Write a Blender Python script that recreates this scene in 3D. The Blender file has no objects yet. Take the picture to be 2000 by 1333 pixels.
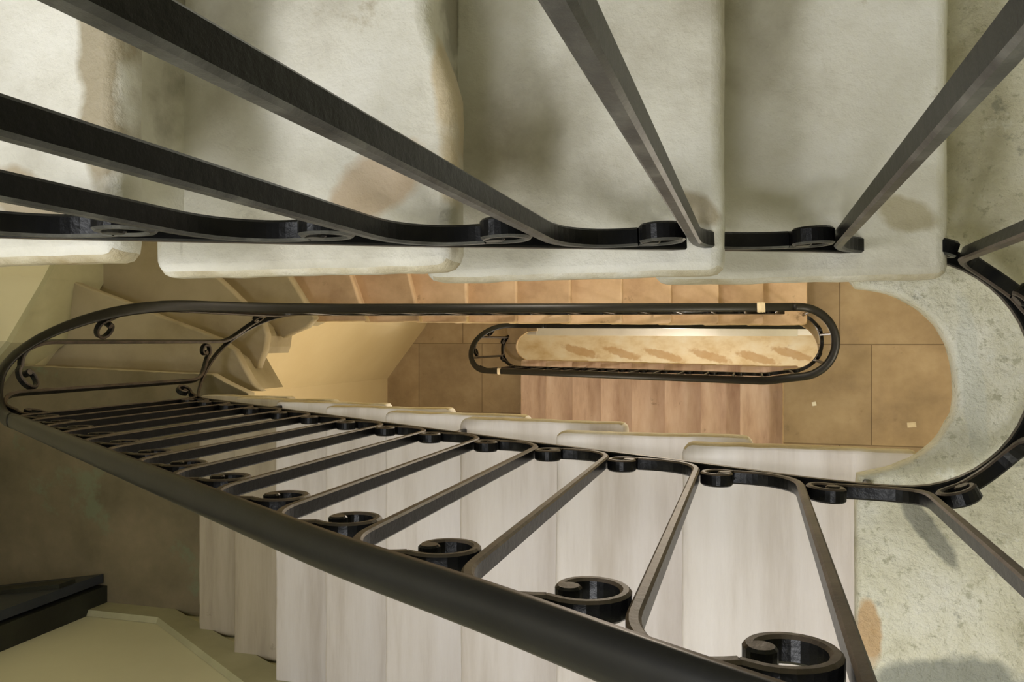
import bpy, math, random
from mathutils import Vector, noise
random.seed(7)
S = 1.35                      # metres per plan unit
RISE = .1286                  # stair rise, plan units
D1 = 1.0                      # depth of the near landing below the eye
DL1 = 1 + 9*RISE              # left landing, first storey
D2 = 1 + 23*RISE              # right landing, second storey
DL2 = 1 + 32*RISE             # left landing, second storey
DG = 6.87                     # ground floor
Z0 = DG*S
sc = bpy.context.scene

# ------------------------------------------------------------------ camera
cam = bpy.data.cameras.new('camera'); cam.lens = 1650*36/2000; cam.sensor_width = 36
cam.clip_start = .01
camo = bpy.data.objects.new('camera', cam); sc.collection.objects.link(camo)
camo.location = (0, 0, Z0); camo.rotation_euler = (0, math.atan(468.4/1650), 0)
sc.camera = camo
# ------------------------------------------------------------------ light
sc.view_settings.view_transform = 'Standard'; sc.view_settings.look = 'None'
sc.view_settings.gamma = 1; sc.view_settings.exposure = -0.05
w = bpy.data.worlds.new('world'); sc.world = w; w.use_nodes = True
w.node_tree.nodes['Background'].inputs[0].default_value = (.93, .97, 1, 1)
w.node_tree.nodes['Background'].inputs[1].default_value = .07
def V(x, y, d): return Vector((x*S, y*S, Z0 - d*S))
def area(name, p, target, sx, sy, power, col):
    l = bpy.data.lights.new(name, 'AREA'); l.shape = 'RECTANGLE'; l.size = sx*S; l.size_y = sy*S; l.energy = power; l.color = col
    o = bpy.data.objects.new(name, l); sc.collection.objects.link(o); o.location = V(*p)
    o.rotation_euler = (V(*target) - V(*p)).to_track_quat('-Z', 'Y').to_euler(); return o
def lamp(name, p, power, col, r=.05):
    l = bpy.data.lights.new(name, 'POINT'); l.energy = power; l.color = col; l.shadow_soft_size = r
    o = bpy.data.objects.new(name, l); sc.collection.objects.link(o); o.location = V(*p); return o
area('skylight', (-.80, .02, -.50), (-.55, .20, .6), .40, .30, 24, (.98, .985, 1))
area('lower_flight_fill', (-.18, -.60, -.30), (.25, -.80, 1.0), .35, .25, 15, (.98, .98, 1))  # added fill that brightens the lower flight and near landing
lamp('left_wall_fill', (-1.95, -.42, -.15), 8, (1, .95, .80), .1)  # unseen fill added to brighten the cream wall by the left landing
lamp('landing_lamp', (.75, -.3, D2-1.35), 30, (1, .89, .74), .08)
lamp('brown_flight_fill', (-.25, .42, 2.35), 26, (1, .87, .72), .1)  # unseen fill added under the near flight to lift the brown treads
lamp('stair_lamp', (-1.35, -.5, DL2-1.5), 24, (1, .86, .68), .08)
lamp('hall_lamp', (-.4, -.3, DG-1.2), 60, (1, .92, .80), .1)
lamp('hall_lamp_far', (.9, .1, DG-1.0), 6, (1, .92, .80), .1)

# ------------------------------------------------------------------ materials
def mat(name, cols, scale=6, rough=.8, bump=.15, bscale=40, stops=None, metal=0, detail=8, spots=None, coord='Object', streak=None, spec=.5, brick=None, patches=(), bdist=.004):
    """cols: 2-4 colours blended by noise. spots: (colour, threshold, scale). patches: (x,y,rx,ry,rot,colour,amount) shaped marks, painted shadows among them"""
    m = bpy.data.materials.new(name); m.use_nodes = True; nt = m.node_tree; N = nt.nodes; L = nt.links
    b = N['Principled BSDF']; b.inputs['Roughness'].default_value = rough; b.inputs['Metallic'].default_value = metal
    b.inputs['Specular IOR Level'].default_value = spec
    tc = N.new('ShaderNodeNewGeometry')
    src = tc.outputs['Position']
    mp = N.new('ShaderNodeMapping'); L.new(src, mp.inputs[0])
    if streak: mp.inputs['Scale'].default_value = streak
    n = N.new('ShaderNodeTexNoise'); n.inputs['Scale'].default_value = scale; n.inputs['Detail'].default_value = detail; n.inputs['Roughness'].default_value = .62
    L.new(mp.outputs[0], n.inputs['Vector'])
    r = N.new('ShaderNodeValToRGB'); e = r.color_ramp.elements
    st = stops or [.3 + .4*i/(len(cols)-1) for i in range(len(cols))]
    e[0].position = st[0]; e[0].color = (*cols[0], 1); e[1].position = st[-1]; e[1].color = (*cols[-1], 1)
    for i in range(1, len(cols)-1):
        x = e.new(st[i]); x.color = (*cols[i], 1)
    L.new(n.outputs['Fac'], r.inputs[0]); out = r.outputs[0]
    def mixc(a, fac_socket, colr):
        mx = N.new('ShaderNodeMix'); mx.data_type = 'RGBA'; L.new(a, mx.inputs[6]); L.new(fac_socket, mx.inputs[0])
        if isinstance(colr, tuple): mx.inputs[7].default_value = (*colr, 1)
        else: L.new(colr, mx.inputs[7])
        return mx.outputs[2]
    if brick:
        bw, bh, mort, mcol = brick
        bk = N.new('ShaderNodeTexBrick'); bk.inputs['Scale'].default_value = 1; bk.inputs['Brick Width'].default_value = bw; bk.inputs['Row Height'].default_value = bh
        bk.inputs['Mortar Size'].default_value = mort; bk.inputs['Mortar Smooth'].default_value = .3
        bk.inputs['Color1'].default_value = (1, 1, 1, 1); bk.inputs['Color2'].default_value = (.80, .82, .84, 1); bk.inputs['Mortar'].default_value = (*mcol, 1); bk.offset = .3
        mo = N.new('ShaderNodeMapping'); mo.inputs['Location'].default_value = (-.5*S*1.0, .015*S, 0); L.new(src, mo.inputs[0]); L.new(mo.outputs[0], bk.inputs['Vector'])
        mm = N.new('ShaderNodeMix'); mm.data_type = 'RGBA'; mm.blend_type = 'MULTIPLY'; mm.inputs[0].default_value = 1; L.new(out, mm.inputs[6]); L.new(bk.outputs[0], mm.inputs[7]); out = mm.outputs[2]
    for (col, lo, scl, amt) in (spots or ()):
        n2 = N.new('ShaderNodeTexNoise'); n2.inputs['Scale'].default_value = scl; n2.inputs['Detail'].default_value = 6; n2.inputs['Roughness'].default_value = .7; L.new(src, n2.inputs['Vector'])
        mr = N.new('ShaderNodeMapRange'); mr.inputs[1].default_value = lo; mr.inputs[2].default_value = lo+.06; mr.inputs[4].default_value = amt; L.new(n2.outputs['Fac'], mr.inputs[0])
        out = mixc(out, mr.outputs[0], col)
    for (px, py, rx, ry, rot, col, amt, *dep) in patches:
        q = N.new('ShaderNodeMapping'); q.vector_type = 'TEXTURE'; q.inputs['Location'].default_value = (px*S, py*S, Z0-dep[0]*S if dep else 0); q.inputs['Rotation'].default_value = (0, 0, rot); q.inputs['Scale'].default_value = (rx*S, ry*S, .07*S if dep else 1000)
        L.new(src, q.inputs[0])
        sp = N.new('ShaderNodeVectorMath'); sp.operation = 'MULTIPLY'; sp.inputs[1].default_value = (1, 1, 1 if dep else 0); L.new(q.outputs[0], sp.inputs[0])
        nz = N.new('ShaderNodeTexNoise'); nz.inputs['Scale'].default_value = 22; nz.inputs['Detail'].default_value = 5; L.new(src, nz.inputs['Vector'])
        ln = N.new('ShaderNodeVectorMath'); ln.operation = 'LENGTH'; L.new(sp.outputs[0], ln.inputs[0])
        ad = N.new('ShaderNodeMath'); ad.operation = 'MULTIPLY_ADD'; L.new(nz.outputs['Fac'], ad.inputs[0]); ad.inputs[1].default_value = 1.1; L.new(ln.outputs['Value'], ad.inputs[2])
        mr = N.new('ShaderNodeMapRange'); mr.inputs[1].default_value = 1.35; mr.inputs[2].default_value = 1.65; mr.inputs[3].default_value = amt; mr.inputs[4].default_value = 0; L.new(ad.outputs[0], mr.inputs[0])
        out = mixc(out, mr.outputs[0], col)
    L.new(out, b.inputs['Base Color'])
    nb = N.new('ShaderNodeTexNoise'); nb.inputs['Scale'].default_value = bscale; nb.inputs['Detail'].default_value = 6; nb.inputs['Roughness'].default_value = .65; L.new(mp.outputs[0], nb.inputs['Vector'])
    bp = N.new('ShaderNodeBump'); bp.inputs['Strength'].default_value = bump; bp.inputs['Distance'].default_value = bdist; L.new(nb.outputs['Fac'], bp.inputs['Height']); L.new(bp.outputs[0], b.inputs['Normal'])
    return m

M = {}
M['stone_pale'] = mat('pale worn stone', [(.36, .33, .26), (.61, .59, .52), (.74, .73, .69)], 3.2, .6, .6, 26, spots=[((.30, .24, .14), .64, 6, .6), ((.10, .08, .05), .74, 34, .7)], bdist=.008,
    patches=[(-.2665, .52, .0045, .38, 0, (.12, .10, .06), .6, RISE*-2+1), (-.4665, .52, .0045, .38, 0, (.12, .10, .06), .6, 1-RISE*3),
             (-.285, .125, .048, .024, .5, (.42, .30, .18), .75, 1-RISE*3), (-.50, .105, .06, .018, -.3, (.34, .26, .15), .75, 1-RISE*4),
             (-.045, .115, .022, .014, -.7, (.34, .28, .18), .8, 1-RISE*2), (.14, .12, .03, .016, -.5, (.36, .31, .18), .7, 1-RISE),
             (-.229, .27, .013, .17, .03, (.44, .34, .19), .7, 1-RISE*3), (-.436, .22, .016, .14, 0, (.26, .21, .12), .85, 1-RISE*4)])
M['edge_pale'] = mat('chipped pale stone edge', [(.34, .27, .15), (.55, .50, .38), (.72, .70, .64)], 9, .7, .6, 45, bdist=.01)
M['stone_low'] = mat('pale grained stone', [(.52, .46, .41), (.68, .63, .60), (.76, .72, .71)], 3, .65, .25, 26, streak=(3.5, .35, 1), spots=[((.25, .2, .14), .70, 11, .5)])
M['edge_low'] = mat('ochre stained stone edge', [(.38, .27, .11), (.50, .41, .24), (.70, .67, .60)], 5, .75, .6, 45, streak=(1, 2, 2), bdist=.01)
M['stone_dull'] = mat('dirty shaded brownish stone', [(.30, .25, .18), (.42, .36, .27), (.50, .44, .35)], 3, .65, .25, 26, streak=(3.5, .35, 1), spots=[((.2, .16, .1), .66, 11, .5)])
M['rim'] = mat('rough pale landing plaster', [(.46, .43, .31), (.66, .635, .51), (.76, .745, .67)], 7, .8, 1, 32, spots=[((.22, .22, .18), .62, 16, .6), ((.30, .29, .18), .57, 55, .55), ((.80, .80, .74), .62, 24, .5)],
               patches=[(.180, -.200, .011, .052, .62, (.20, .20, .17), .8), (.125, -.318, .012, .04, .1, (.50, .30, .13), .8), (.20, -.372, .09, .035, .2, (.24, .25, .22), .85),  # dark smudge and grey blob are cast shadows painted into the plaster
                        (.225, -.045, .012, .10, .1, (.62, .62, .54), .7)], bdist=.012)
M['brown'] = mat('worn brown stone', [(.42, .28, .18), (.62, .45, .31), (.76, .59, .44)], 3.5, .7, .3, 30, spots=[((.16, .10, .05), .64, 6, .5)])
M['edge_brown'] = mat('pale worn brown edge', [(.40, .26, .12), (.60, .45, .26), (.66, .52, .34)], 6, .7, .4, 40)
M['tile'] = mat('brown stone paving', [(.26, .19, .12), (.35, .26, .165), (.43, .335, .225)], 4, .65, .3, 26, spots=[((.56, .46, .33), .70, 9, .5), ((.15, .11, .06), .63, 5, .5)], brick=(.43*S*1.0, .44*S, .004, (.45, .42, .38)))
M['pink'] = mat('pinkish worn stone', [(.46, .31, .25), (.64, .48, .41), (.74, .60, .54)], 4, .7, .25, 30, streak=(3, .6, 1), spots=[((.22, .13, .08), .64, 8, .5)])
M['olive'] = mat('olive brown worn paving', [(.13, .11, .06), (.19, .155, .09), (.25, .20, .12)], 3.5, .7, .25, 24, spots=[((.18, .22, .13), .58, 2.2, .6), ((.52, .46, .34), .71, 12, .6)])
M['winder'] = mat('grey brown stone', [(.34, .28, .18), (.44, .37, .25), (.50, .43, .30)], 3, .7, .25, 24)
M['cream'] = mat('cream wall paint', [(.74, .71, .50), (.80, .77, .56)], 2, .6, .06, 20)
M['warmwall'] = mat('warm cream plaster', [(.66, .54, .34), (.72, .61, .41)], 2, .7, .08, 20)
M['skirt'] = mat('dull cream skirting', [(.38, .36, .22), (.50, .48, .31)], 4, .6, .1, 20)
M['iron'] = mat('black painted iron', [(.003, .003, .003), (.007, .007, .0075)], 20, .3, .4, 60, spots=[((.10, .10, .10), .73, 60, .7)], bdist=.002, spec=.18)
M['iron_edge'] = mat('rubbed brown iron edge', [(.014, .011, .009), (.055, .038, .027), (.085, .065, .05)], 18, .5, .5, 70, bdist=.002)
M['rail'] = mat('black handrail paint', [(.004, .004, .004), (.008, .008, .008)], 12, .40, .12, 40, spots=[((.12, .12, .11), .76, 38, .8)], bdist=.002, spec=.3)
M['iron_grey'] = mat('dusty grey iron edge', [(.012, .012, .012), (.045, .045, .042), (.11, .11, .10)], 22, .45, .5, 70, bdist=.002)
M['door'] = mat('dark slate blue door paint', [(.028, .034, .045), (.045, .052, .062)], 5, .5, .1, 20)
M['door_frame'] = mat('dark olive frame paint', [(.012, .012, .008), (.03, .032, .02)], 5, .6, .1, 20)
M['paper'] = mat('white paper', [(.75, .74, .70), (.8, .8, .76)], 5, .8, .1, 20)
M['tape'] = mat('beige tape', [(.55, .47, .35), (.68, .6, .47)], 25, .7, .3, 60)
M['white'] = mat('brightly lit white stone', [(.62, .59, .54), (.74, .72, .70)], 3, .7, .1, 20)  # bright light on the lowest step ends put into the white
M['ground'] = mat('stained and shadowed cream floor', [(.56, .40, .21), (.72, .60, .42), (.78, .71, .58)], 2.4, .7, .1, 20, streak=(1.4, 2.2, 1),
                  spots=[((.30, .17, .09), .66, 4, .5)], patches=[(x, y, .17, .034, -.28, (.44, .26, .11), .7) for x, y in ((-1.36, -.085), (-1.02, -.10), (-.68, -.115), (-.32, -.12), (.03, -.13), (.30, -.10))])  # diagonal brown patches paint soft shadows into the floor; spots are stains

# ------------------------------------------------------------------ helpers
class MB:
    def __init__(s): s.v = []; s.f = []; s.m = []
    def add(s, vs, fs, mi=0):
        o = len(s.v); s.v += [tuple(v) for v in vs]
        for i, f in enumerate(fs):
            s.f.append([o+j for j in f]); s.m.append(mi if isinstance(mi, int) else mi[i])
    def build(s, name, mats, parent=None, loc=None, smooth=False):
        if not isinstance(mats, (list, tuple)): mats = [mats]
        base = Vector(parent_world(parent)) if parent else Vector((0, 0, 0))
        if loc is None:
            n = len(s.v); loc = Vector((sum(v[0] for v in s.v)/n, sum(v[1] for v in s.v)/n, min(v[2] for v in s.v)))
        me = bpy.data.meshes.new(name); me.from_pydata([tuple(Vector(v)-loc) for v in s.v], [], s.f)
        for m in mats: me.materials.append(m)
        for p, mi in zip(me.polygons, s.m): p.material_index = mi; p.use_smooth = smooth
        me.update()
        o = bpy.data.objects.new(name, me); sc.collection.objects.link(o)
        o.location = loc - base; o['wloc'] = tuple(loc)
        if parent: o.parent = parent
        return o
def parent_world(o): return o['wloc']
def empty(name, loc, label, cat, group=None):
    o = bpy.data.objects.new(name, None); sc.collection.objects.link(o); o.location = loc; o['wloc'] = tuple(loc); o.empty_display_size = .1
    return tag(o, label, cat, group)
def tag(o, label, cat, group=None):
    o['label'] = label; o['category'] = cat
    if group: o['group'] = group
    return o
def struct(o): o['kind'] = 'structure'; return o

def slab(outline, D, t, mats, name, parent=None, r=.007, jit=.0022, seed=0, seg=.02, side_mi=1, well=None, warp=None, wobble=.0):
    """worn stone slab: outline (plan units, counter-clockwise) with jittered rounded edge"""
    pts = []
    n = len(outline)
    for i in range(n):
        a = Vector(outline[i]); b = Vector(outline[(i+1) % n]); k = max(1, int((b-a).length/seg))
        for j in range(k): pts.append(a.lerp(b, j/k))
    keep = [pts[0]]
    for p in pts[1:]:
        if (p-keep[-1]).length > .0045: keep.append(p)
    if (keep[-1]-keep[0]).length < .006: keep.pop()
    pts = keep; n = len(pts); nor = []
    for i in range(n):
        a = pts[i-1]; b = pts[(i+1) % n]; d = (b-a); d = Vector((d.y, -d.x)); d.normalize(); nor.append(d)
    if warp: pts = [warp(p) for p in pts]
    pts2 = []
    for p, q in zip(pts, nor):
        h = noise.noise(Vector((p.x*9, p.y*9, seed*3.7+D*2)))*jit + noise.noise(Vector((p.x*60, p.y*60, seed+5)))*jit*.7
        pts2.append(p+q*h)
    prof = [(r*.9, 0), (r*.35, r*.2), (0, r*.8), (0, t-r*.5), (r*.5, t)]
    mb = MB(); vs = []
    for (ins, dz) in prof:
        for p, q in zip(pts2, nor):
            e = p - q*ins; vs.append(V(e.x, e.y, D+dz+noise.noise(Vector((p.x*9, p.y*9, seed)))*wobble))
    fs = []; mi = []
    fs.append(list(range(n))); mi.append(0)
    for k in range(len(prof)-1):
        for i in range(n):
            j = (i+1) % n; fs.append([k*n+i, (k+1)*n+i, (k+1)*n+j, k*n+j]); mi.append(side_mi if (k > 0 and (well is None or nor[i].y*well > .6)) else 0)
    fs.append(list(reversed(range((len(prof)-1)*n, len(prof)*n)))); mi.append(0)
    mb.add(vs, fs, mi)
    o = mb.build(name, mats, parent)
    for p in o.data.polygons:
        if len(p.vertices) == 4: p.use_smooth = True
    return o
def prism(outline, Da, Db, mats, name, parent=None):
    mb = MB(); n = len(outline)
    vs = [V(x, y, Da) for x, y in outline] + [V(x, y, Db) for x, y in outline]
    fs = [list(range(n)), list(reversed(range(n, 2*n)))] + [[i, n+i, n+(i+1) % n, (i+1) % n] for i in range(n)]
    mb.add(vs, fs); return mb.build(name, mats, parent)
def inset_poly(o, d):
    """shrink polygon by d (ccw)"""
    n = len(o); res = []
    for i in range(n):
        p0, p1, p2 = Vector(o[i-1]), Vector(o[i]), Vector(o[(i+1) % n])
        e1 = (p1-p0).normalized(); e2 = (p2-p1).normalized()
        n1 = Vector((-e1.y, e1.x)); n2 = Vector((-e2.y, e2.x)); m = (n1+n2)
        if m.length < 1e-6: m = n1
        m.normalize(); k = d/max(.4, m.dot(n1)); res.append(tuple(p1+m*k))
    return res

# ------------------------------------------------------------------ stairs
T = .032; YB, YF = .76, -.82
FG = 'flights of the stairwell'
def straight_steps(root, noses, way, ywell, ywall, mats, over=.075, t=T, rm=None, ends=None, jit=.0018, r=.007, warp=None):
    """noses: list of (x, D) of each tread's nose; way=+1 when the flight descends to +x; tread runs back from its nose to the next higher nose"""
    for i, (x, D, xb) in enumerate(noses):
        a, b = x, xb - way*over                       # front, back (under the tread above)
        y0 = ywell + (ends[i] if ends else 0)
        lo, hi = min(y0, ywall), max(y0, ywall); l, h = min(a, b), max(a, b)
        c = .013; out = []
        for (cx, cy, a0) in ((h-c, lo+c, -90), (h-c, hi-c, 0), (l+c, hi-c, 90), (l+c, lo+c, 180)):
            for q in range(4): out.append((cx+c*math.cos(math.radians(a0+30*q)), cy+c*math.sin(math.radians(a0+30*q))))
        slab(out, D, t, mats, 'tread', root, seed=i+abs(D)*10, jit=jit, r=r, well=-1 if ywall > 0 else 1, warp=(warp or {}).get(i))
        s = 1 if ywall > ywell else -1
        ra, rb = x - way*.042, xb - way*.045
        l, h = min(ra, rb), max(ra, rb); lo, hi = sorted((ywell+s*.045, ywall))
        prism([(l, lo), (h, lo), (h, hi), (l, hi)], D+t-.001, D+RISE+.10, rm or mats[0], 'riser', root)

# near upper flight, descending to the right
def chipped(p):   # the broken nose of the third tread
    if p.x < -.30: return p
    f = max(0, min(1, (p.y-.185)/.07)); g = max(0, min(1, (p.y-.5)/.1))
    return Vector((p.x-.020*f*(1-g)+.004*noise.noise(Vector((p.x*30, p.y*42, 2)))*(f > 0), p.y))
aU, bU = .3769, .1997
root = empty('stair_flight', V(-.2, .4, 1), 'broad pale worn stone flight across the top of the photo, nearest the camera', 'stairs', FG)
N = [(aU-bU*k, 1-RISE*k, aU-bU*(k+1)) for k in range(1, 9)]
straight_steps(root, N, 1, .0585, YB-.004, [M['stone_pale'], M['edge_pale']], r=.012, warp={2: chipped}, ends=[0, -.002, -.003, -.002, 0, 0, 0, 0])
# first lower flight, descending to the left
a, b = .1115, .1997
root = empty('stair_flight', V(-.7, -.5, 1.6), 'pale grained stone flight behind the large slanting railing, descending left from the bright landing', 'stairs', FG)
N = [(a-b*k, 1+RISE*k, a-b*(k-1)) for k in range(1, 9)]
straight_steps(root, N, -1, -.135, YF+.004, [M['stone_low'], M['edge_low']], over=.09, ends=[0, -.003, 0, -.003, -.005, -.008, -.012, -.016])
for o in [o for o in root.children if o.name.startswith('tread')][-2:]: o.data.materials[0] = M['stone_dull']  # lowest treads: dirt plus shade from the landing above put into the colour
# second upper flight with winders at its head
aM, bM = .4085, .1801
root = empty('stair_flight', V(-.6, .4, 3), 'brown stone flight with fanned winder steps at its head, seen beyond the small oval handrail', 'stairs', FG)
straight_steps(root, [(aM-bM*k, D2-RISE*k, aM-bM*(k+1)) for k in range(1, 8)], 1, .068, YB, [M['brown'], M['edge_brown']])
def wline(p, q, y):  # x on the line p-q at given y
    return p[0]+(q[0]-p[0])*(y-p[1])/(q[1]-p[1])
fr = {8: ((-1.004, .068), (-1.02, YB)), 9: ((-1.151, .128), (-1.181, .241)), 10: ((-1.302, .124), (-1.345, .235)), 11: ((-1.443, .124), (-1.515, .229)), 12: ((-1.589, .12), (-1.712, .223))}
def fline(j, y): return wline(*fr[j], y)
def winder(out, j, mats, jit=.003):
    D = D2-RISE*j
    slab(out, D, T, mats, 'tread', root, seed=j, jit=.0018, well=-1)
    prism(inset_poly(out, .04), D+T-.001, D+RISE+.1, mats[0], 'riser', root)
for j in (8, 9, 10):
    yw = .068; o = .07
    winder([(fline(j+1, yw)-o, yw), (fline(j, yw), yw), (fline(j, YB), YB), (fline(j+1, YB)-o, YB)], j, [M['brown'], M['edge_brown']])
gm = [M['winder'], M['winder']]
winder([(-1.53, .01), (-1.44, .045), (-1.41, .075), (fline(11, .12), .12), (fline(11, YB), YB), (-2.2, YB), (-1.80, .2)], 11, gm)
winder([(-1.545, -.09), (-1.52, -.03), (-1.513, .02), (-1.53, .07), (fline(12, .12), .12), (-2.18, .62), (-2.2, YB), (-2.42, YB), (-2.42, .1), (-1.75, -.03)], 12, gm)
winder([(-1.45, -.155), (-1.48, -.128), (-1.515, -.075), (-1.545, -.028), (-1.60, .007), (-2.16, .199), (-2.42, .285), (-2.42, -.16)], 13, gm)
# second lower flight
root = empty('stair_flight', V(-.6, -.5, 4.6), 'pinkish brown stone flight below the oval handrail, far down the well', 'stairs', FG)
aL, bL = .1334, .1867
straight_steps(root, [(aL-bL*k, D2+RISE*k, aL-bL*(k-1)) for k in range(1, 9)], -1, -.115, YF, [M['pink'], M['edge_brown']], rm=M['pink'])
# third upper flight: white ends run down the bottom of the well
root = empty('stair_flight', V(-.4, .4, 6), 'brightly lit white flight ends at the very bottom of the well, inside the oval handrail', 'stairs', FG)
straight_steps(root, [(-1.32+bM*(14-k), DG-RISE*k*.97, -1.32+bM*(13-k)) for k in range(1, 14)], 1, .040, YB, [M['white'], M['white']])

def sp(x): return DG-RISE*.97*(14-(x+1.32)/bM)-.012
mb = MB(); vs = []
for x in (-1.30, .31):
    vs += [V(x, .034, sp(x)), V(x, .098, sp(x)), V(x, .098, sp(x)+.03), V(x, .034, sp(x)+.03)]
mb.add(vs, [[0, 1, 2, 3], [7, 6, 5, 4], [0, 4, 5, 1], [1, 5, 6, 2], [2, 6, 7, 3], [3, 7, 4, 0]]); mb.build('added_end_cap', M['white'], root)  # cap added over the step ends, painted white as if brightly lit

# landings
def chaikin(o, n=2):
    for _ in range(n):
        q = [o[0]]
        for p0, p1 in zip(o[:-1], o[1:]): q += [(p0[0]*.75+p1[0]*.25, p0[1]*.75+p1[1]*.25), (p0[0]*.25+p1[0]*.75, p0[1]*.25+p1[1]*.75)]
        o = q+[o[-1]]
    return o
def ccw(o):
    A = sum(o[i-1][0]*o[i][1]-o[i][0]*o[i-1][1] for i in range(len(o)))
    return o if A > 0 else list(reversed(o))
XR = 1.15
o = slab(ccw([(.107, YB), (.107, .067)]+chaikin([(.113, .060), (.129, .058), (.15, .052), (.164, .044), (.180, .033), (.192, .02), (.202, .004), (.208, -.013), (.212, -.036), (.2125, -.06), (.211, -.078), (.206, -.086), (.198, -.104), (.177, -.126), (.148, -.141), (.112, -.150)])+[(.1115, YF), (XR, YF), (XR, YB)]),
         D1, .034, [M['rim'], M['rim']], 'floor', r=.006, jit=.0012, seg=.02); struct(o)
o = slab(ccw([(-2.42, YF), (-1.41, YF), (-1.41, -.152), (-1.488, -.120), (-1.535, -.097), (-1.755, -.091), (-2.019, -.082), (-2.42, -.072)]),
         DL1, .034, [M['olive'], M['winder']], 'floor', jit=.002); struct(o)
o = slab(ccw([(.165, YB), (.165, .075)]+chaikin([(.202, .073), (.235, .055), (.262, .025), (.277, -.01), (.283, -.045), (.276, -.075), (.256, -.1), (.225, -.115), (.18, -.122), (.1334, -.123)])+[(.1334, YF), (XR, YF), (XR, YB)]),
         D2, .034, [M['tile'], M['edge_brown']], 'floor', jit=.001, seg=.02); struct(o)
o = slab(ccw([(-2.42, YF), (-1.29, YF), (-1.29, -.135)]+chaikin([(-1.35, -.125), (-1.41, -.09), (-1.43, -.035), (-1.41, .02), (-1.35, .058)])+[(-1.29, .062), (-1.29, YB), (-2.42, YB)]),
         DL2, .034, [M['tile'], M['edge_brown']], 'floor', jit=.001, seg=.02); struct(o)
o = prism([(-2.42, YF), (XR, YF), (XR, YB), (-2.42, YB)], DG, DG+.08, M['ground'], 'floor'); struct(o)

# the left landing of the storey above: out of the picture, it shades the landing below
o = prism([(-2.42, YF), (-1.42, YF), (-1.42, YB), (-2.42, YB)], DL1-2.957, DL1-2.90, M['cream'], 'floor'); struct(o)
# walls
def wall(name, pts, Da, Db, m, th=.06):
    """pts: plan polyline, wall body on the right hand side of travel"""
    mb = MB()
    off = []
    for i, p in enumerate(pts):
        d0 = Vector(pts[i])-Vector(pts[i-1]) if i else Vector(pts[1])-Vector(pts[0])
        d1 = Vector(pts[i+1])-Vector(pts[i]) if i < len(pts)-1 else d0
        d = d0.normalized()+d1.normalized(); d.normalize(); off.append((p[0]+d.y*th, p[1]-d.x*th))
    poly = list(pts)+list(reversed(off))
    poly = ccw(poly)
    return struct(prism(poly, Da, Db, m, name))
TOP = -1.4
wall('wall_back', [(XR, YB), (-2.5, YB)], TOP, DG+.08, M['cream'])
wall('wall_front', [(-1.905, YF), (XR, YF)], TOP, DG+.08, M['cream'])
wall('wall_right', [(XR, YF), (XR, YB)], TOP, DG+.08, M['cream'])
wall('wall_left', [(-2.16, YB), (-2.16, .2), (-2.19, .0), (-2.33, -.15), (-2.37, YF)], TOP, DL1+.30, M['cream'])
wall('wall_left_lower', [(-1.7, YB), (-2.039, .09), (-2.302, -.246), (-2.302, YF)], DL1+.51, DG+.08, M['warmwall'])
wall('wall_front_lower', [(-2.5, YF), (-1.905, YF)], DL1+.035, DG+.08, M['cream'])
# skirting boards
def skirting(name, pts, tops, bots, m, th=.014):
    mb = MB(); n = len(pts)
    ins = []
    for i, p in enumerate(pts):
        d0 = Vector(pts[i])-Vector(pts[i-1]) if i else Vector(pts[1])-Vector(pts[0])
        d1 = Vector(pts[i+1])-Vector(pts[i]) if i < n-1 else d0
        d = d0.normalized()+d1.normalized(); d.normalize(); ins.append((p[0]-d.y*th, p[1]+d.x*th))
    vs = []
    for i in range(n):
        vs += [V(*pts[i], tops[i]), V(*ins[i], tops[i]+.008), V(*ins[i], bots[i]), V(*pts[i], bots[i])]
    fs = []
    for i in range(n-1):
        for k in range(4):
            fs.append([i*4+k, i*4+(k+1) % 4, (i+1)*4+(k+1) % 4, (i+1)*4+k])
    fs += [[3, 2, 1, 0], [(n-1)*4+k for k in range(4)]]
    mb.add(vs, fs); return struct(mb.build(name, m))
skirting('baseboard_front', [(-1.905, YF+.001), (-1.66, YF+.001), (-.2, YF+.001), (XR, YF+.001)], [DL1-.085, DL1-.085, 1.1, .9], [DL1, DL1, 1.3, 1.0], M['skirt'], .016)
skirting('baseboard_left', [(-2.16, YB), (-2.16, .2), (-2.19, .0), (-2.33, -.15), (-2.37, YF)], [2.5, 2.17, 2.06, 2.04, 2.04], [2.68, 2.415, DL1+.13, DL1, DL1], M['skirt'], .012)

# door of the left landing, beside the wall corner
door = empty('door_1', V(-2.1, -.8, DL1), 'dark slate door in a black frame at the left landing', 'door'); door['kind'] = 'structure'
def boxp(mb, x0, x1, y0, y1, da, db, mi=0):
    vs = [V(x, y, d) for d in (db, da) for x, y in ((x0, y0), (x1, y0), (x1, y1), (x0, y1))]
    mb.add(vs, [[3, 2, 1, 0], [4, 5, 6, 7], [0, 1, 5, 4], [1, 2, 6, 5], [2, 3, 7, 6], [3, 0, 4, 7]], mi)
mb = MB(); boxp(mb, -1.95, -1.905, -.88, -.752, DL1-1.5, DL1); boxp(mb, -2.42, -1.95, -.88, -.752, DL1-1.5, DL1-1.45); mb.build('frame', M['door_frame'], door)
mb = MB()
ang = [(-1.915, -.742), (-2.36, -.815), (-2.365, -.79), (-1.915, -.715)]
vs = [V(x, y, DL1-.006) for x, y in ang]+[V(x, y, DL1-1.44) for x, y in ang]
mb.add(vs, [[0, 1, 2, 3], [7, 6, 5, 4], [0, 4, 5, 1], [1, 5, 6, 2], [2, 6, 7, 3], [3, 7, 4, 0]])
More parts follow.
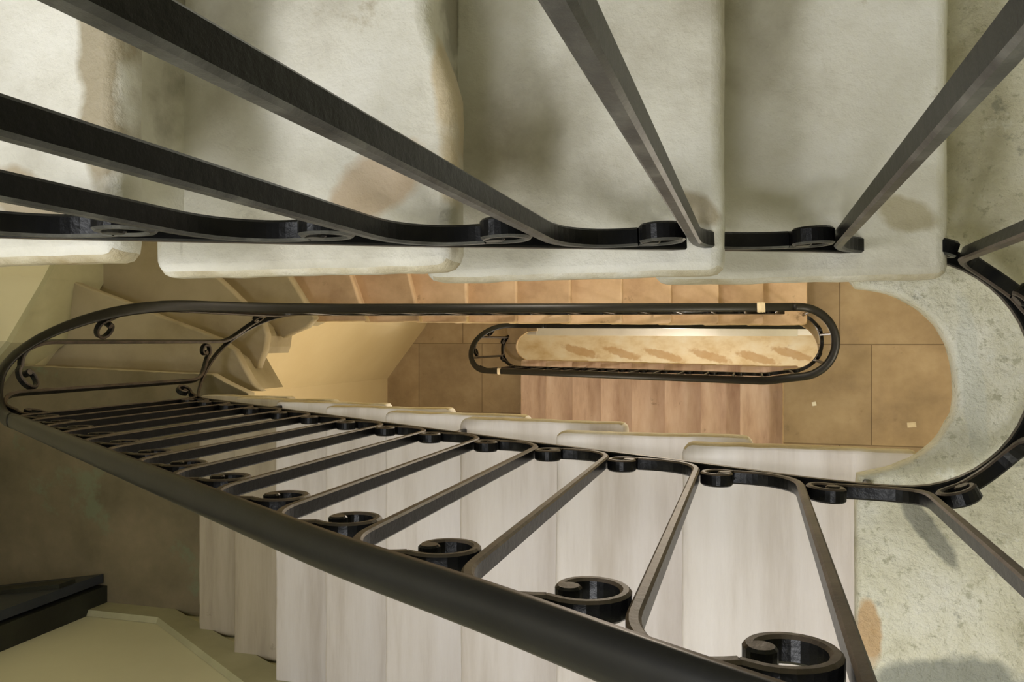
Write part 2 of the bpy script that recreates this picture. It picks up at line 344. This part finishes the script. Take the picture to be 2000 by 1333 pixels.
# raised rails on the leaf
mb.build('leaf', M['door'], door)
for (d0, d1) in ((.10, .16), (.62, .70)):
    mb = MB(); an2 = [(-1.93, -.7175), (-2.36, -.789), (-2.361, -.777), (-1.931, -.7055)]
    vs = [V(x, y, DL1-d0) for x, y in an2]+[V(x, y, DL1-d1) for x, y in an2]
    mb.add(vs, [[0, 1, 2, 3], [7, 6, 5, 4], [0, 4, 5, 1], [1, 5, 6, 2], [2, 6, 7, 3], [3, 7, 4, 0]]); mb.build('moulding', M['door_frame'], door)

# ------------------------------------------------------------------ railing path, followed uphill
def arc(cx, cy, R, a0, a1, n, db, dt):
    out = []
    for i in range(n+1):
        f = i/n; an = math.radians(a0+(a1-a0)*f)
        def lerp(L):
            x = f*(len(L)-1); k = min(int(x), len(L)-2); return L[k]+(L[k+1]-L[k])*(x-k)
        out.append((cx+R*math.cos(an), cy+R*math.sin(an), lerp(db), lerp(dt)))
    return out
ctrl = []; marks = {}
ctrl += [(.75, .092, 6.74, 6.05), (-1.2, .092, 5.55, 4.95)]
marks['m3_end'] = len(ctrl)-1
ctrl += arc(-1.37, -.033, .125, 90, 270, 20, [5.36, 5.16, 5.06, 5.0, 4.94], [4.80, 4.6, 4.45, 4.36, 4.29])
marks['l2_start'] = len(ctrl)-1
ctrl += [(.05, -.150, 3.95, 3.31)]
ctrl += arc(.165, -.004, .128, -90, 90, 24, [3.90, 3.90, 3.90], [3.27, 3.26, 3.24])
marks['arc2_end'] = len(ctrl)-1
ctrl += [(.0, .118, 3.63, 3.08), (-.74, .105, 3.10, 2.60), (-1.2, .096, 2.74, 2.27), (-1.34, .093, 2.6, 2.09)]
ctrl += arc(-1.42, -.0325, .1245, 90, 270, 24, [2.48, 2.36, 2.2, 2.07, 1.935], [1.90, 1.65, 1.455, 1.395, 1.345])
marks['l1_start'] = len(ctrl)-1
ctrl += [(-.302, -.157, 1.205, .566), (-.13, -.157, 1.105, .462), (-.05, -.157, 1.054, .406), (.08, -.157, .965, .325)]
ctrl += arc(.15, -.0325, .1250, -90, 90, 24, [.945, .945, .94], [.315, .30, .28])
marks['arc1_end'] = len(ctrl)-1
ctrl += [(.074, .092, .855, .13), (-.24, .0785, .592, -.13), (-.45, .075, .452, -.27), (-1.3, .066, -.10, -.75)]
# resample
STEP = .008
dense = []; s_at = {}
s = 0; rs = [0]
for i in range(1, len(ctrl)): rs.append(rs[-1]+math.hypot(ctrl[i][0]-ctrl[i-1][0], ctrl[i][1]-ctrl[i-1][1]))
for k, v in marks.items(): s_at[k] = rs[v]
TOTAL = rs[-1]; n = int(TOTAL/STEP)
j = 0
for i in range(n+1):
    s = i*STEP
    while j < len(rs)-2 and rs[j+1] < s: j += 1
    f = (s-rs[j])/max(1e-9, rs[j+1]-rs[j]); dense.append([ctrl[j][q]+(ctrl[j+1][q]-ctrl[j][q])*f for q in range(4)])
def smooth(col, wdt):
    src = [d[col] for d in dense]
    for i in range(len(dense)):
        k = min(wdt, i, len(dense)-1-i); dense[i][col] = sum(src[i-k:i+k+1])/(2*k+1)
smooth(2, 5); smooth(3, 6); smooth(0, 2); smooth(1, 2)
def at(s, col):
    x = min(max(s/STEP, 0), len(dense)-1.001); i = int(x); return dense[i][col]+(dense[i+1][col]-dense[i][col])*(x-i)
def plan(s, off=0):
    e = .012; tx = at(s+e, 0)-at(s-e, 0); ty = at(s+e, 1)-at(s-e, 1); L = math.hypot(tx, ty); return at(s, 0)-ty/L*off, at(s, 1)+tx/L*off
def s_near(x, y, lo, hi):
    best = min((math.hypot(d[0]-x, d[1]-y), i*STEP) for i, d in enumerate(dense) if lo <= i*STEP <= hi); return best[1]
def P3(s, h, off): x, y = plan(s, off); return V(x, y, h)   # h is depth

def ribbon(mb, pts, t, w, cap=True, ch=.0018, mi_edge=1, taper=None):
    """pts: (s, depth) centreline in the railing surface; t thickness in the surface, w width across it"""
    n = len(pts); rings = []
    for i in range(n):
        a = pts[max(0, i-1)]; b = pts[min(n-1, i+1)]; dx, dy = b[0]-a[0], b[1]-a[1]; L = math.hypot(dx, dy) or 1; nx, ny = -dy/L, dx/L
        tt, ww = t/2, w/2
        if taper: tt *= taper(i/(n-1))
        prof = [(-tt, ww-ch), (-tt+ch, ww), (tt-ch, ww), (tt, ww-ch), (tt, -ww+ch), (tt-ch, -ww), (-tt+ch, -ww), (-tt, -ww+ch)]
        rings.append([P3(pts[i][0]+nx*u, pts[i][1]+ny*u, v) for u, v in prof])
    vs = [v for r in rings for v in r]; fs = []; mi = []
    for i in range(n-1):
        for k in range(8):
            k2 = (k+1) % 8; fs.append([i*8+k, i*8+k2, (i+1)*8+k2, (i+1)*8+k]); mi.append(mi_edge if k in (0, 1, 2) else 0)
    if cap: fs += [list(reversed(range(8))), list(range((n-1)*8, n*8))]; mi += [0, 0]
    mb.add(vs, fs, mi)

BT, BW = .0088, .0150
def hook(s0, sgn, top, gap, R):
    """half of an S bar. sgn +1: upper hook running uphill under the handrail; -1: lower hook running downhill over the bottom rail.
    returns (bend points, scroll points) starting on the vertical bar"""
    col = 3 if top else 2
    base = lambda s: at(s, col) + (.013 if top else -.0105)   # depth of the line followed
    r = .024
    slope = (base(s0+.05)-base(s0-.05))/.1                    # depth change uphill (negative)
    vd = 1 if top else -1                                     # away from rail: +depth when top
    L0, c = sgn, (slope*sgn)
    q = math.hypot(1, slope); e1 = (sgn/q, slope*sgn/q); e2 = (-slope*vd/q*1.0, vd/q)   # along rail, away from rail
    if (e2[0]*e1[0]+e2[1]*e1[1]) != 0: e2 = (-e1[1]*vd*sgn, e1[0]*vd*sgn)
    # corner fillet from vertical direction to e1
    ox, oy = s0, base(s0)
    def loc(u, v):  # u along rail from the bar, v away from the rail line (follow real rail)
        return (ox+e1[0]*u+e2[0]*v, base(ox+e1[0]*u)+(oy+e1[1]*u - (oy+slope*e1[0]*u)) + e2[1]*v)
    start = (s0, base(s0)+vd*.045)
    A = loc(.034, .0)
    bend = []
    c0 = (s0, base(s0)+vd*.002)
    for i in range(9):
        f = i/8; x = (1-f)**2*start[0]+2*f*(1-f)*c0[0]+f*f*A[0]; y = (1-f)**2*start[1]+2*f*(1-f)*c0[1]+f*f*A[1]; bend.append((x, y))
    v0 = (.019 if top else .014)+R; uc = (gap-R-BT*.85 - sgn*e2[0]*v0)/abs(e1[0])                                          # scroll centre
    run = max(uc-.006, .045)
    k = 6
    for i in range(1, k+1):
        u = .034+(run-.034)*i/k; v = 0 if i < 3 else 0
        bend.append(loc(u, (.018 if top else .013)*(i/k)**2))
    
    cx, cy = uc, (.019 if top else .014)+R
    sc_pts = []
    turns = .88; nn = 22
    for i in range(nn+1):
        f = i/nn; an = -math.pi/2 + f*turns*2*math.pi; rr = R*(1-.45*f**1.8)
        ccx = cx - .0*f; ccy = cy
        sc_pts.append(loc(ccx+rr*math.cos(an), ccy+rr*math.sin(an)))
    sc_pts[0] = bend[-1]
    return bend, sc_pts
def sum_c(q, R):
    # centre of the rolled tip: just inside the end of the scroll
    x0, y0 = q[-1]; n = len(q); cx = sum(p[0] for p in q[4:])/(n-4); cy = sum(p[1] for p in q[4:])/(n-4)
    L = math.hypot(cx-x0, cy-y0) or 1
    return (x0+(cx-x0)/L*.0045, y0+(cy-y0)/L*.0045)
def disc(mb, c, r, w, k=14):
    vs = []; fs = []; mi = []
    ring = [(r-.0015, w/2), (r, w/2-.0015), (r, -w/2+.0015), (r-.0015, -w/2)]
    for rr, v in ring:
        for i in range(k):
            a_ = 2*math.pi*i/k; vs.append(P3(c[0]+rr*math.cos(a_), c[1]+rr*math.sin(a_), v))
    for q in range(3):
        for i in range(k): fs.append([q*k+i, q*k+(i+1) % k, (q+1)*k+(i+1) % k, (q+1)*k+i]); mi.append(0)
    fs += [list(reversed(range(k))), list(range(3*k, 4*k))]; mi += [1, 0]
    mb.add(vs, fs, mi)
MB.disc = disc
def baluster(root, s0, gu, gd, Ru=.024, Rd=.0195, em=None):
    em = em or M['iron_edge']
    R2 = Ru
    tb, ts = hook(s0, 1, True, gu, Ru); bb, bs = hook(s0, -1, False, gd, Rd)
    mb = MB(); pts = list(reversed(bb)); a, b_ = bb[0], tb[0]
    k = 6
    pts += [(a[0]+(b_[0]-a[0])*i/k, a[1]+(b_[1]-a[1])*i/k) for i in range(1, k)]
    pts += tb
    ribbon(mb, pts, BT, BW); bar = mb.build('baluster', [M['iron'], em], root, smooth=False)
    for q in (ts, bs):
        mb = MB(); ribbon(mb, q, BT*.8, BW); mb.disc(sum_c(q, 0), .0082, BW*1.06)
        mb.build('scroll', [M['iron'], em], bar)
    return bar
def sweep(name, s0, s1, col, prof, mats, root, edge=None, step=.016, up=0):
    n = max(2, int((s1-s0)/step)); mb = MB(); k = len(prof); vs = []
    for i in range(n+1):
        s = s0+(s1-s0)*i/n
        for (u, v) in prof: vs.append(P3(s, at(s, col)-v, u))
    fs = []; mi = []
    for i in range(n):
        for q in range(k):
            q2 = (q+1) % k; fs.append([i*k+q, i*k+q2, (i+1)*k+q2, (i+1)*k+q]); mi.append(1 if edge and q in edge else 0)
    fs += [list(reversed(range(k))), list(range(n*k, (n+1)*k))]; mi += [0, 0]
    mb.add(vs, fs, mi); return mb.build(name, mats, root, smooth=False)
HR = [(.0148, -.004), (.0148, .003), (.0115, .0078), (.006, .0098), (0, .0104), (-.006, .0098), (-.0115, .0078), (-.0148, .003), (-.0148, -.004), (-.010, -.007), (.010, -.007)]
BR = [(.0075, -.005), (.0075, .0038), (.006, .005), (-.006, .005), (-.0075, .0038), (-.0075, -.005)]
def railing(label, s0, s1, bars, feet, hr=True, ru=.027, em=None):
    x, y = plan((s0+s1)/2); root = empty('stair_railing', V(x, y, at((s0+s1)/2, 2)), label, 'railing', 'black iron railing sections around the well')
    if hr: 
        h = sweep('handrail', s0, s1, 3, HR, [M['rail']], root)
        for p in h.data.polygons: p.use_smooth = len(p.vertices) == 4
    sweep('bottom_rail', s0, s1, 2, BR, [M['iron'], M['iron_edge']], root, edge=(0,))
    for i, s in enumerate(bars):
        gu = bars[i+1]-s if i < len(bars)-1 else (s-bars[i-1]); gd = s-bars[i-1] if i else gu
        baluster(root, s, min(gu, .135), min(gd, .135), Ru=ru, em=em)
    for (s, dd) in feet:
        mb = MB(); ribbon(mb, [(s, at(s, 2)+.003), (s, dd+.004)], .008, .010, mi_edge=0); mb.build('foot', M['iron'], root)
    return root
sm = s_at
# near upper section
sU = [s_near(x, y, sm['arc1_end']-.05, TOTAL) for x, y in ((.074, .092), (-.042, .087), (-.145, .082), (-.250, .079), (-.356, .077), (-.465, .075), (-.575, .074), (-.69, .073), (-.80, .072), (-.91, .07))]
sArcEnd = sm['arc1_end']+.02
treadU = lambda x: 1-RISE*max(0, math.floor((aU-x)/bU))
sL = [s_near(.051-.1150*i, -.157, sm['l1_start']-.01, sm['arc1_end']) for i in range(13, -1, -1)]
sA = [sL[-1]+.119, sL[-1]+.231, sL[-1]+.346, sL[-1]+.446]
treadL = lambda x: 1+RISE*max(0, math.ceil((.1115-x)/.1997-.001))
fU = [(s_near(aU-bU*k-.012, .08, sm['arc1_end'], TOTAL), 1-RISE*k) for k in (1, 3, 5, 7)]
railing('heavy black iron bars and scrolls across the top, before the pale flight', sArcEnd, TOTAL-.05, sU, fU, em=M['iron_grey'], ru=.023)
split1 = sm['l1_start']+.02
fL = [(s_near(a-b*k+.012, -.157, sm['l1_start'], sm['arc1_end']), 1+RISE*k) for k in (0, 3, 6)]
railing('large black iron railing slanting from bottom right to left edge, brown-edged bars over pale steps', split1, sArcEnd, sL+sA, fL)
# left end and second storey
sTip = s_near(-1.545, -.0, sm['arc2_end'], sm['l1_start'])
sM = [sTip+.118, sTip]
while sM[-1]-.12 > sm['arc2_end']+.01: sM.append(sM[-1]-.12)
sM = list(reversed(sM))
split2 = sm['arc2_end']+.02
def treadM(x): return D2-RISE*max(0, math.floor((aM-x)/bM))
fM = [(s, treadM(plan(s)[0])) for s in sM[1:9:3]]
railing('black iron railing curling at the left edge, its handrail running above the oval opening', split2, split1, sM, fM, ru=.029)
split3 = sm['l2_start']-.39+.0
split3 = s_near(-1.2, .092, 0, sm['l2_start'])
sB = []; x = split2-.07
while x > split3+.03: sB.append(x); x -= .119
sB.reverse()
fB = []
for s in sB[::4]:
    X = plan(s)[0]
    if -1.3 < X < .1: fB.append((s, D2+RISE*max(0, math.ceil((aL-X)/bL-.001))))
railing('small oval black railing deep in the well, above the pinkish lower steps', split3, split2, sB, fB)
sC = [split3-.05-.12*i for i in range(12)]; sC.reverse()
railing('deepest black railing running beside the bright white strip at the bottom of the well', .35, split3, [s for s in sC if s > .36], [])

# tape on handrails (part of their railing)
rails = [o for o in sc.collection.objects if o.name.startswith('stair_railing')]
def wrap(root, s, wd, th=.0022, label='beige tape knot on the handrail'):
    mb = MB(); k = len(HR); vs = []
    nn = 7
    for i in range(nn):
        ss = s-wd/2+wd*i/(nn-1); g = 1+.18*random.random() + (th/.0165)
        for (u, v) in HR: vs.append(P3(ss, at(ss, 3)-v*g*1.05, u*g))
    fs = [[i*k+q, i*k+(q+1) % k, (i+1)*k+(q+1) % k, (i+1)*k+q] for i in range(nn-1) for q in range(k)]+[list(reversed(range(k))), list(range((nn-1)*k, nn*k))]
    mb.add(vs, fs); o = mb.build('tape', M['tape'], root); o['label'] = label
wrap(rails[2], s_near(.035, .118, sm['arc2_end'], sm['l1_start']), .028)
wrap(rails[3], s_near(-1.27, -.157, 0, sm['arc2_end']-.3), .02, label='pale tape around the handrail')

# loose bits on the lower right landing
def scrap(x, y, w_, h_, rot, m, name, label, cat):
    mb = MB(); c, s_ = math.cos(rot), math.sin(rot); n = 5; vs = []
    for i in range(n):
        for j in range(n):
            u, v = (i/(n-1)-.5)*w_, (j/(n-1)-.5)*h_
            vs.append(V(x+u*c-v*s_, y+u*s_+v*c, D2-.0015-.003*noise.noise(Vector((u*90, v*90, x)))**2))
    top = len(vs); vs += [v-Vector((0, 0, .0012)) for v in vs]
    fs = [[i*n+j, (i+1)*n+j, (i+1)*n+j+1, i*n+j+1] for i in range(n-1) for j in range(n-1)]
    fs += [[top+k for k in reversed(f)] for f in fs]
    mb.add(vs, fs); o = mb.build(name, m, None); tag(o, label, cat); return o
scrap(.265, -.278, .017, .017, .2, M['paper'], 'paper_scrap', 'tiny square scrap of white paper on the brown landing', 'paper')
scrap(.66, -.36, .035, .022, .1, M['tape'], 'plaster_chip', 'pale plaster chip near the rim of the brown landing', 'debris')
